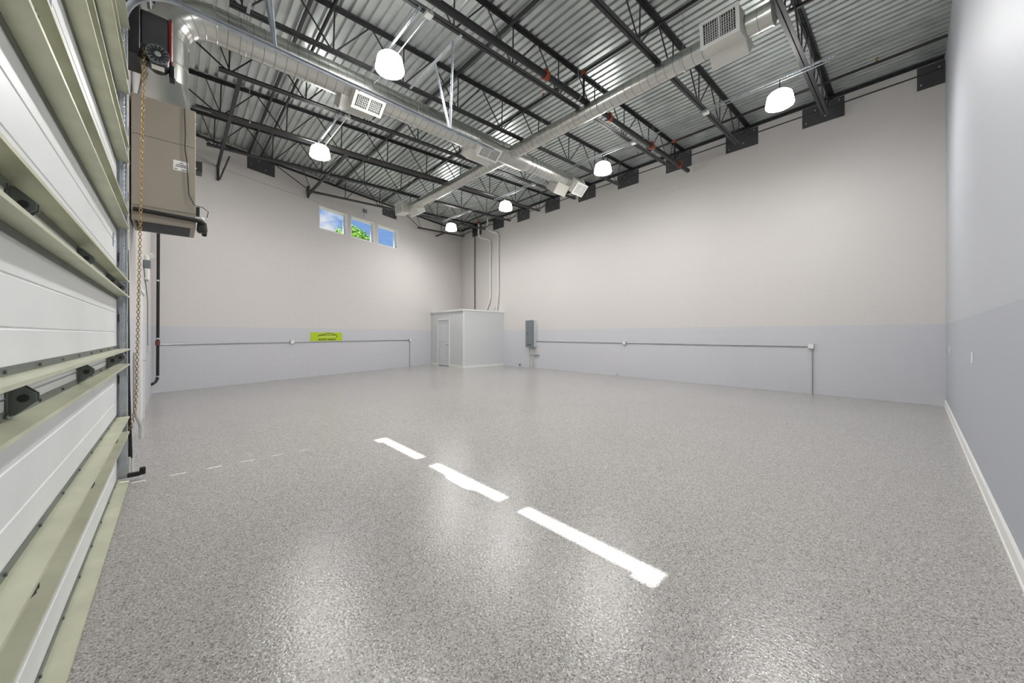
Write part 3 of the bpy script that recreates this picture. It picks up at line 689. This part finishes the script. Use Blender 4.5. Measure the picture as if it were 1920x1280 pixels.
# black post and slide lock at the jamb foot
r = thing('jamb_guard', (-.36, 5.42, 0), 'black vertical guard pipe with two white feet beside the garage door track', 'guard pipe')
q = MB(); q.tube([(-.365, 5.40, 2.3), (-.355, 5.41, .9), (-.340, 5.44, .17)], .017, 10); q.build('guard', M_rubber, r, 40)
for dy in (-.03, .05):
    q = MB(); q.tube([(-.342+dy*.15, 5.44+dy, .19), (-.340+dy*.2, 5.44+dy, 0)], .011, 8); q.build('foot', M_wcond, r, 40)
r = thing('slide_lock', (-.25, 5.2, .05), 'black slide bolt sticking out at the foot of the garage door', 'door lock')
q = MB(); q.box(-.345, -.255, 5.165, 5.2, .045, .085); q.build('bolt_arm', M_rubber, r, bevel=.004)
q = MB(); q.box(-.262, -.218, 5.17, 5.22, .05, .12); q.build('bolt_grip', M_rubber, r, bevel=.008)

# ------------------------------------------------------------ air handler
ah = thing('air_handler', (-.1, 6.95, 2.75), 'tall taupe air handler hung on the left wall beside the garage door', 'air handler')
ux0, ux1, uy0, uy1, uz0, uz1 = -.405, .205, 6.55, 7.22, 2.87, 4.45
q = MB(); q.box(ux0, ux1, uy0, uy1, uz0, uz1); cab = q.build('cabinet', M_unit, ah, bevel=.006)
q = MB(); q.box(ux0+.005, ux1-.005, uy0-.006, uy0-.0005, 3.95, 4.43); q.build('access_panel', M_unit, ah, bevel=.002)
q = MB(); q.box(ux0+.005, ux1-.005, uy0-.006, uy0-.0005, 3.06, 3.94); q.build('access_panel', M_unit, ah, bevel=.002)
q = MB(); q.box(ux0+.03, ux1-.055, uy0+.05, uy1-.06, uz0-.006, uz0-.001); q.build('filter_slot', mat('filter_green', (16, 28, 31), .6), ah)
for z in (4.3, 4.1, 3.9, 3.7):
    q = MB(); q.tube([(ux1-.0, uy0+.05, z), (ux1+.012, uy0+.05, z)], .009, 6); q.build('screw', M_galv, ah)
q = MB(); q.box(-.02, .13, uy0-.008, uy0-.0065, 3.60, 3.73); lb_ = q.build('service_label', M_paper, ah)
q = MB()
for z, a, b in ((3.70, .04, .08), (3.675, .01, .11), (3.655, .0, .12), (3.62, -.01, .02), (3.615, .06, .12)): q.box(a, b, uy0-.0088, uy0-.008, z-.005, z+.005)
q.build('label_print', M_inkg, lb_)
r = thing('suction_pipe', (0, 6.5, 3.05), 'black insulated pipe crossing the lower front of the air handler into a trap', 'pipe')
q = MB(); q.tube(elbowed([(ux0+.02, 6.51, 2.995), (.265, 6.51, 2.97), (.30, 6.62, 2.94), (.30, 6.70, 2.82)], .03, 12, .06), .028, 12); q.build('insulated_pipe', M_rubber, r, 40)
q = MB(); q.lathe((.272, 6.6, 2.83), [(.045, .0), (.06, .03), (.05, .14), (.02, .16)], 16, True, True); q.build('trap', M_black, r, 40)
q = MB(); q.lathe((.27, 6.53, 2.995), [(.022, .0), (.024, .02), (.012, .035)], 12, True, True); q.build('cap', M_white, r, 40)
q = MB(); q.box(ux1+.001, ux1+.04, 6.56, 6.62, 3.05, 3.17); q.build('switch_box', M_black, r)
q = MB(); q.tube([(.09, 6.535, 4.44), (.10, 6.53, 4.1), (.095, 6.53, 3.9), (.115, 6.53, 3.75), (.125, 6.53, 3.5), (.135, 6.53, 3.3), (.19, 6.53, 3.18), (.28, 6.52, 3.16), (.335, 6.53, 3.12), (.32, 6.55, 3.04)], .005, 6)
tag(q.build('control_cable', M_rubber, None, 40), 'thin black control cable wandering down the front of the air handler', 'cable')
q = MB(); q.box(ux1+.0, ux1+.075, 6.75, 6.95, 3.72, 3.86)
tag(q.build('unit_bracket', M_black, None), 'small black bracket on the right side of the air handler', 'bracket')

# ------------------------------------------------------------ left wall: man door, exit lights, drain pipe
r = thing('door_1', (XA, 8.5, 0), None, None, kind='structure')
q = MB(); x0, x1 = XA, XA+.03
q.box(x0, x1, 7.95, 8.01, 0, 2.19); q.box(x0, x1, 8.99, 9.05, 0, 2.19); q.box(x0, x1, 8.01, 8.99, 2.13, 2.19); q.build('door_frame', M_white, r)
q = MB(); q.box(x0+.002, x0+.012, 8.02, 8.98, .01, 2.12); q.build('door_leaf', M_white, r)
q = MB(); q.box(x0+.012, x0+.016, 8.16, 8.32, 1.2, 1.95); q.build('door_glazing', M_grey, r)
q = MB(); q.tube([(x0+.012, 8.9, 1.0), (x0+.06, 8.9, 1.0)], .012, 8); q.box(x0+.05, x0+.062, 8.78, 8.91, .99, 1.01); q.build('door_handle', M_galv, r)
r = thing('emergency_light', (XA, 9.5, 2.9), 'pale emergency light fixture with two lamp heads on the wall over the side door', 'emergency light')
q = MB(); q.box(XA+.001, XA+.06, 9.5, 9.85, 2.45, 2.9); q.build('housing', M_paper, r, bevel=.01)
q = MB(); q.box(XA+.001, XA+.10, 9.15, 9.26, 2.62, 2.76); q.build('bracket', M_grey, r, bevel=.008)
for y in (9.55, 9.78):
    q = MB(); q.tube([(XA+.06, y, 2.9), (XA+.12, y, 2.93)], [.03, .045], 14); q.build('lamp_head', M_white, r, 40)
q = MB(); q.tube(elbowed([(XA+.012, 9.2, 2.62), (XA+.012, 10.2, 2.2), (XA+.012, 10.4, 2.1), (XA+.012, 10.4, 1.25), (XA+.012, 10.5, 1.2)], .006, 6, .1), .007, 6)
tag(q.build('wall_cable', M_grey, None, 40), 'thin grey cable dropping from the emergency light beside the side door', 'cable')
q = MB(); q.box(XA+.001, XA+.05, 10.4, 10.55, 1.08, 1.22); tag(q.build('wall_outlet_box', M_lightgrey, None, bevel=.005), 'small pale switch box on the left wall near the black drain pipe', 'switch box')
r = thing('drain_pipe', (-.3, 12.4, .3), 'black vertical drain pipe in the left corner with a red-brown valve', 'pipe')
q = MB(); q.tube(elbowed([(-.30, 12.40, 4.6), (-.315, 12.40, .38), (-.345, 12.30, .30), (-.40, 12.0, .28)], .03, 12, .08), .03, 12); q.build('pipe', M_rubber, r, 40)
for z in (2.75, 1.34, .42):
    q = MB(); q.tube([(-.312, 12.4, z-.02), (-.312, 12.4, z+.02)], .034, 12); q.build('pipe_band', M_galv, r, 40)
q = MB(); q.tube([(-.315, 12.4, 1.18), (-.315, 12.4, 1.29)], .043, 12); q.build('valve', mat('rust_red_valve', (110, 52, 42), .5), r, 40)
q = MB(); q.tube([(-.355, 7.3, 0), (-.355, 7.3, .16), (-.395, 7.1, .36), (-.395, 7.1, 1.2)], .022, 8)
tag(q.build('stub_conduit', M_wcond, None, 40), 'short white conduit bent out of the floor beside the garage door', 'conduit')
q = MB(); q.box(XA+.001, XA+.05, 5.75, 5.88, 1.42, 1.68); tag(q.build('push_button_station', M_lightgrey, None, bevel=.006), 'small grey push-button box on the wall behind the brass chain', 'control box')

# ------------------------------------------------------------ back wall fittings
def Bbox(mb, xa, xb, z0, z1, d0, d1):
    p, q_ = onB(xa, (z0+z1)/2), onB(xb, (z0+z1)/2); mb.obox((p+q_)/2+BN*(d0+d1)/2, (q_-p)/2, BN*(d1-d0)/2, Vector((0, 0, (z1-z0)/2))); return mb
r = thing('wall_conduit', onB(3, 1.2), 'thin metal conduit running level along the back wall under the lime sign', 'conduit', 'wall conduits')
q = MB(); q.tube(elbowed([onB(-.35, 1.19, .02), onB(7.77, 1.2, .02)], .011), .012, 8); q.build('tube', M_cond, r, 40)
q = MB(); q.tube([onB(7.77, 1.2, .02), onB(7.77, 0, .02)], .011, 8); q.build('drop_tube', M_cond, r, 40)
for x in (2.79, 7.77):
    q = MB(); Bbox(q, x-.06, x+.06, 1.14, 1.26, .001, .055); b_ = q.build('outlet_box', M_galv, r, bevel=.004)
    q = MB(); Bbox(q, x-.05, x+.05, 1.15, 1.25, .056, .062); q.build('cover_plate', M_grille, b_)
r = thing('wall_sign', onB(3.96, 1.35), 'lime green AUTO VAULT sign with a car outline on the back wall', 'sign')
q = MB(); Bbox(q, 3.39, 4.53, 1.215, 1.515, .001, .007); q.build('panel', M_green, r)
Mx = Matrix.Translation(onB(3.98, 1.262, .0085)) @ Matrix((( BD.x, 0, BN.x, 0), (BD.y, 0, BN.y, 0), (0, 1, 0, 0), (0, 0, 0, 1)))
text('lettering', 'AUTO VAULT', .082, Mx @ Matrix.Scale(1.35, 4, (1, 0, 0)), M_ink, r, .0008)
q = MB()
carline = [(-.36, .0), (-.33, .02), (-.24, .045), (-.12, .055), (-.06, .095), (.04, .112), (.14, .098), (.25, .06), (.33, .05), (.36, .02), (.38, -.015), (.35, -.05)]
body = [(-.36, .0), (-.22, .035), (.0, .045), (.2, .035), (.33, .045)]
for line in (carline, body):
    for a, b in zip(line, line[1:]):
        p, s = onB(3.98+a[0]*.95, 1.385+a[1], .009), onB(3.98+b[0]*.95, 1.385+b[1], .009); q.tube([p, s], .0085, 6)
q.build('car_outline', M_ink, r)
q = MB(); random.seed(3)
for k in range(11):
    x = 3.70+k*.055; Bbox(q, x, x+.012, 1.335, 1.385, .0072, .009); Bbox(q, x+.012, x+.035, (1.335, 1.375, 1.355)[k % 3], (1.345, 1.385, 1.365)[k % 3], .0072, .009)
q.build('small_lettering', M_ink2, r)
q = MB(); q.tube(elbowed([onB(-.3, 6.09, .008), onB(3.7, 6.02, .008)], .01), .006, 6)
tag(q.build('ceiling_cable', M_cond, None), 'thin cable strung along the back wall left of the windows', 'cable')
r = thing('sensor_box', onB(5.46, 6.3), 'small grey sensor box with a curled wire above the middle window', 'sensor')
q = MB(); Bbox(q, 5.41, 5.55, 6.21, 6.34, .001, .06); q.build('box', M_grey, r, bevel=.004)
q = MB(); q.tube(elbowed([onB(5.46, 6.2, .012), onB(5.46, 5.99, .012), onB(5.28, 5.96, .012)], .006, 6, .09), .006, 6); q.build('wire', M_cond, r)

# ------------------------------------------------------------ closet
cx0, cy0 = 9.11, 13.04; CH = 2.47
r = thing('utility_closet', (10.2, 14.4, 0), 'pale grey walled closet with a flat top built into the far corner', 'closet')
q = MB(); q.box(cx0, XC-.005, cy0, cy0+.1, .0, CH); q.build('front_partition', M_roofw, r)
q = MB(); yb_ = yB(cx0)-.01
q.box(cx0, cx0+.1, cy0+.1, 14.16, 0, CH); q.box(cx0, cx0+.1, 15.08, yb_, 0, CH); q.box(cx0, cx0+.1, 14.16, 15.08, 2.1, CH); q.build('door_partition', M_roofw, r)
q = MB(); q.prism([(cx0-.03, cy0-.03, CH), (XC-.004, cy0-.03, CH), (XC-.004, yB(XC)-.02, CH), (cx0-.03, yB(cx0-.03)-.01, CH)], (0, 0, .07)); q.build('top_cap', M_white, r)
q = MB(); q.box(cx0-.012, cx0, cy0, 14.10, 0, .1); q.box(cx0-.012, cx0, 15.14, yb_, 0, .1); q.box(cx0-.012, XC-.005, cy0-.012, cy0, 0, .1); q.build('base_trim', M_white, r)
q = MB(); q.box(cx0-.012, cx0, cy0-.012, cy0+.04, .1, CH); q.box(cx0, cx0+.04, cy0-.012, cy0, .1, CH); q.build('corner_trim', M_white, r)
q = MB(); q.box(cx0-.015, cx0, 14.10, 14.17, 0, 2.17); q.box(cx0-.015, cx0, 15.07, 15.14, 0, 2.17); q.box(cx0-.015, cx0, 14.17, 15.07, 2.1, 2.17); q.build('door_casing', M_white, r)
q = MB(); q.box(cx0+.012, cx0+.045, 14.18, 15.06, .02, 2.09); dr = q.build('door_leaf', mat('door_white', (212, 213, 217), .4), r)
q = MB()
for z0, z1 in ((.25, .86), (1.1, 1.95)):
    for a, b, c, e in ((14.32, 14.92, z0, z0+.02), (14.32, 14.92, z1-.02, z1), (14.32, 14.34, z0, z1), (14.9, 14.92, z0, z1)): q.box(cx0+.004, cx0+.012, a, b, c, e)
    for k in range(1, 4): q.box(cx0+.008, cx0+.012, 14.34+.14*k-.004, 14.34+.14*k+.004, z0+.03, z1-.03)
q.build('door_moulding', M_lightgrey, dr)
q = MB(); q.tube([(cx0+.012, 14.26, .96), (cx0-.045, 14.26, .96)], .014, 8); q.box(cx0-.05, cx0-.035, 14.25, 14.38, .95, .97); q.build('door_handle', M_grey, dr)
for z in (.3, 1.05, 1.85):
    q = MB(); q.box(cx0-.004, cx0+.012, 15.05, 15.075, z-.05, z+.05); q.build('hinge', M_galv, dr)

# ------------------------------------------------------------ right wall fittings
CX = XC
r = thing('breaker_panel', (CX, 11.2, 1.5), 'tall dark grey electrical breaker panel on the right wall beside the closet', 'breaker panel')
q = MB(); q.box(CX-.15, CX-.001, 10.92, 11.40, .90, 2.04); q.build('enclosure', M_lightgrey, r, bevel=.004)
q = MB(); q.box(CX-.165, CX-.15, 10.91, 11.41, .89, 2.05); cv = q.build('cover', M_grey, r, bevel=.003)
q = MB(); q.box(CX-.172, CX-.165, 10.96, 11.36, 1.05, 1.94); q.build('panel_door', M_grey, cv)
q = MB(); q.box(CX-.18, CX-.172, 11.27, 11.30, 1.45, 1.52); q.box(CX-.175, CX-.165, 11.08, 11.30, .985, 1.01); q.build('latch', M_dark, cv)
q = MB(); q.box(CX-.1, CX-.05, 11.1, 11.2, 2.04, 2.07); q.build('hub', M_grey, r)
for y in (11.02, 11.12, 11.22, 11.3):
    q = MB(); q.tube([(CX-.05, y, .9), (CX-.05, y, 0)], .016 if y != 11.12 else .024, 10); q.build('feed_conduit', M_wcond, r, 40)
q = MB(); q.box(CX-.075, CX-.001, 10.72, 11.33, .57, .615); q.build('strut_rail', M_galv, r)
r = thing('wall_conduit', (CX-.02, 6, 1.16), 'thin metal conduit running level along the right wall from the breaker panel', 'conduit', 'wall conduits')
q = MB(); q.tube([(CX-.03, 10.92, 1.17), (CX-.02, 10.7, 1.155), (CX-.02, 1.70, 1.155)], .012, 8); q.build('tube', M_cond, r, 40)
q = MB(); q.tube([(CX-.02, 1.665, 1.155), (CX-.02, 1.665, 0)], .011, 8); q.build('drop_tube', M_cond, r, 40)
for y in (6.72, 1.70):
    q = MB(); q.box(CX-.055, CX-.001, y-.07, y+.05, 1.095, 1.215); b_ = q.build('outlet_box', M_galv, r, bevel=.004)
    q = MB(); q.box(CX-.062, CX-.055, y-.06, y+.04, 1.105, 1.205); q.build('cover_plate', M_grille, b_)
q = MB(); q.tube([(CX-.002, 11.92, .09), (CX-.03, 11.92, .09)], .035, 12); tag(q.build('floor_plug', M_dark, None, 40), 'small dark round plug low on the right wall by the closet', 'pipe plug')
for y, lb in ((7.0, 'tiny dark fastener low on the right wall under the first outlet box'),):
    q = MB(); q.tube([(CX-.001, y, .04), (CX-.02, y, .04)], .02, 8); tag(q.build('wall_fastener', M_grey, None, 40), lb, 'fastener')
def pipe(pts, rr, m, name, label, rad=.14):
    q = MB(); q.tube(elbowed(pts, rr, 10, rad), rr, 12); o = q.build(name, m, None, 40); return tag(o, label, 'pipe')
pipe([(CX-.06, 15.22, 6.95), (CX-.06, 15.22, CH+.07)], .022, M_black, 'corner_pipe', 'thin black pipe dropping down the far corner onto the closet')
pipe([(CX-.4, 14.45, 7.0), (CX-.4, 14.45, 6.22), (CX-.07, 13.95, 6.05), (CX-.07, 13.95, 3.15), (CX-.07, 14.35, CH+.05)], .045, M_wcond, 'vent_pipe', 'pale vertical pipe with an offset bend, left of the pair above the closet')
pipe([(CX-.4, 13.75, 7.0), (CX-.4, 13.75, 6.42), (CX-.07, 13.36, 6.25), (CX-.07, 13.36, 3.3), (CX-.07, 13.5, CH+.05)], .045, M_wcond, 'vent_pipe', 'pale vertical pipe with an offset bend, right of the pair above the closet')
pipe([(CX-.07, 13.46, 3.0), (CX-.07, 13.68, CH+.05)], .02, M_wcond, 'small_conduit', 'short slim pale conduit rising from the closet top beside the pipes', .02)
q = MB(); q.tube([(CX-.4, 14.45, 6.86), (CX-.4, 14.45, 6.99)], .055, 12); tag(q.build('pipe_collar', M_orange, None, 40), 'orange collar where the left pale pipe meets the roof deck', 'pipe collar')

# front wall outlets
for x, z, lb in ((10.18, 1.175, 'white outlet plate on the front wall close to the corner'), (6.40, 1.185, 'white outlet plate on the front wall nearer the camera')):
    r = thing('outlet', (x, YD, z), lb, 'outlet', 'outlets on the front wall')
    q = MB(); q.box(x-.055, x+.055, YD+.0005, YD+.007, z-.06, z+.06); q.build('cover_plate', M_white, r, bevel=.002)
    for dz in (-.022, .022):
        q = MB(); q.box(x-.017, x+.017, YD+.007, YD+.009, z+dz-.014, z+dz+.014); q.build('socket', M_paper, r)

# ------------------------------------------------------------ outside
mb = MB(); mb.prism([(-60, -60, -.16), (90, -60, -.16), (90, 110, -.16), (-60, 110, -.16)], (0, 0, -.1)); tag(mb.build('ground', M_lawn), kind='structure')
tx, ty, tz = 12.05, 34.5, 9.35
r = thing('leafy_tree', (tx, ty, -.15), 'bright green leafy tree outside the left and middle windows', 'tree')
q = MB(); q.tube([(tx, ty, -.2), (tx+.1, ty, 3), (tx-.1, ty+.1, 6.5), (tx, ty, 10.2)], [.28, .22, .17, .05], 12)
for k in range(7):
    a = k*.9; z = 5+k*.6; q.tube([(tx, ty, z), (tx+1.3*math.cos(a), ty+1.3*math.sin(a), z+1.1)], [.09, .03], 6)
q.build('trunk', M_bark, r, 40)
q = MB(); random.seed(11)
blobs = []
for _ in range(80):
    v = Vector((random.gauss(0, 1), random.gauss(0, 1), random.gauss(0, 1))).normalized()*random.uniform(.6, 2.0); blobs.append(Vector((tx+v.x*.92, ty+v.y*.8, tz+v.z*.98)))
for i in range(17000):
    b_ = random.choice(blobs); v = Vector((random.gauss(0, 1), random.gauss(0, 1), random.gauss(0, 1))).normalized()
    c = b_+v*random.uniform(.35, .62); nv = (v+Vector((random.uniform(-.6, .6), random.uniform(-.6, .6), random.uniform(-.2, .9)))).normalized()
    u = nv.cross(Vector((random.random(), random.random(), random.random()))).normalized(); w_ = nv.cross(u); s = random.uniform(.07, .13)
    q.quad([c-u*s, c-w_*s*.55, c+u*s, c+w_*s*.55])
q.build('foliage', M_leaf, r)
bpy.context.view_layer.update()
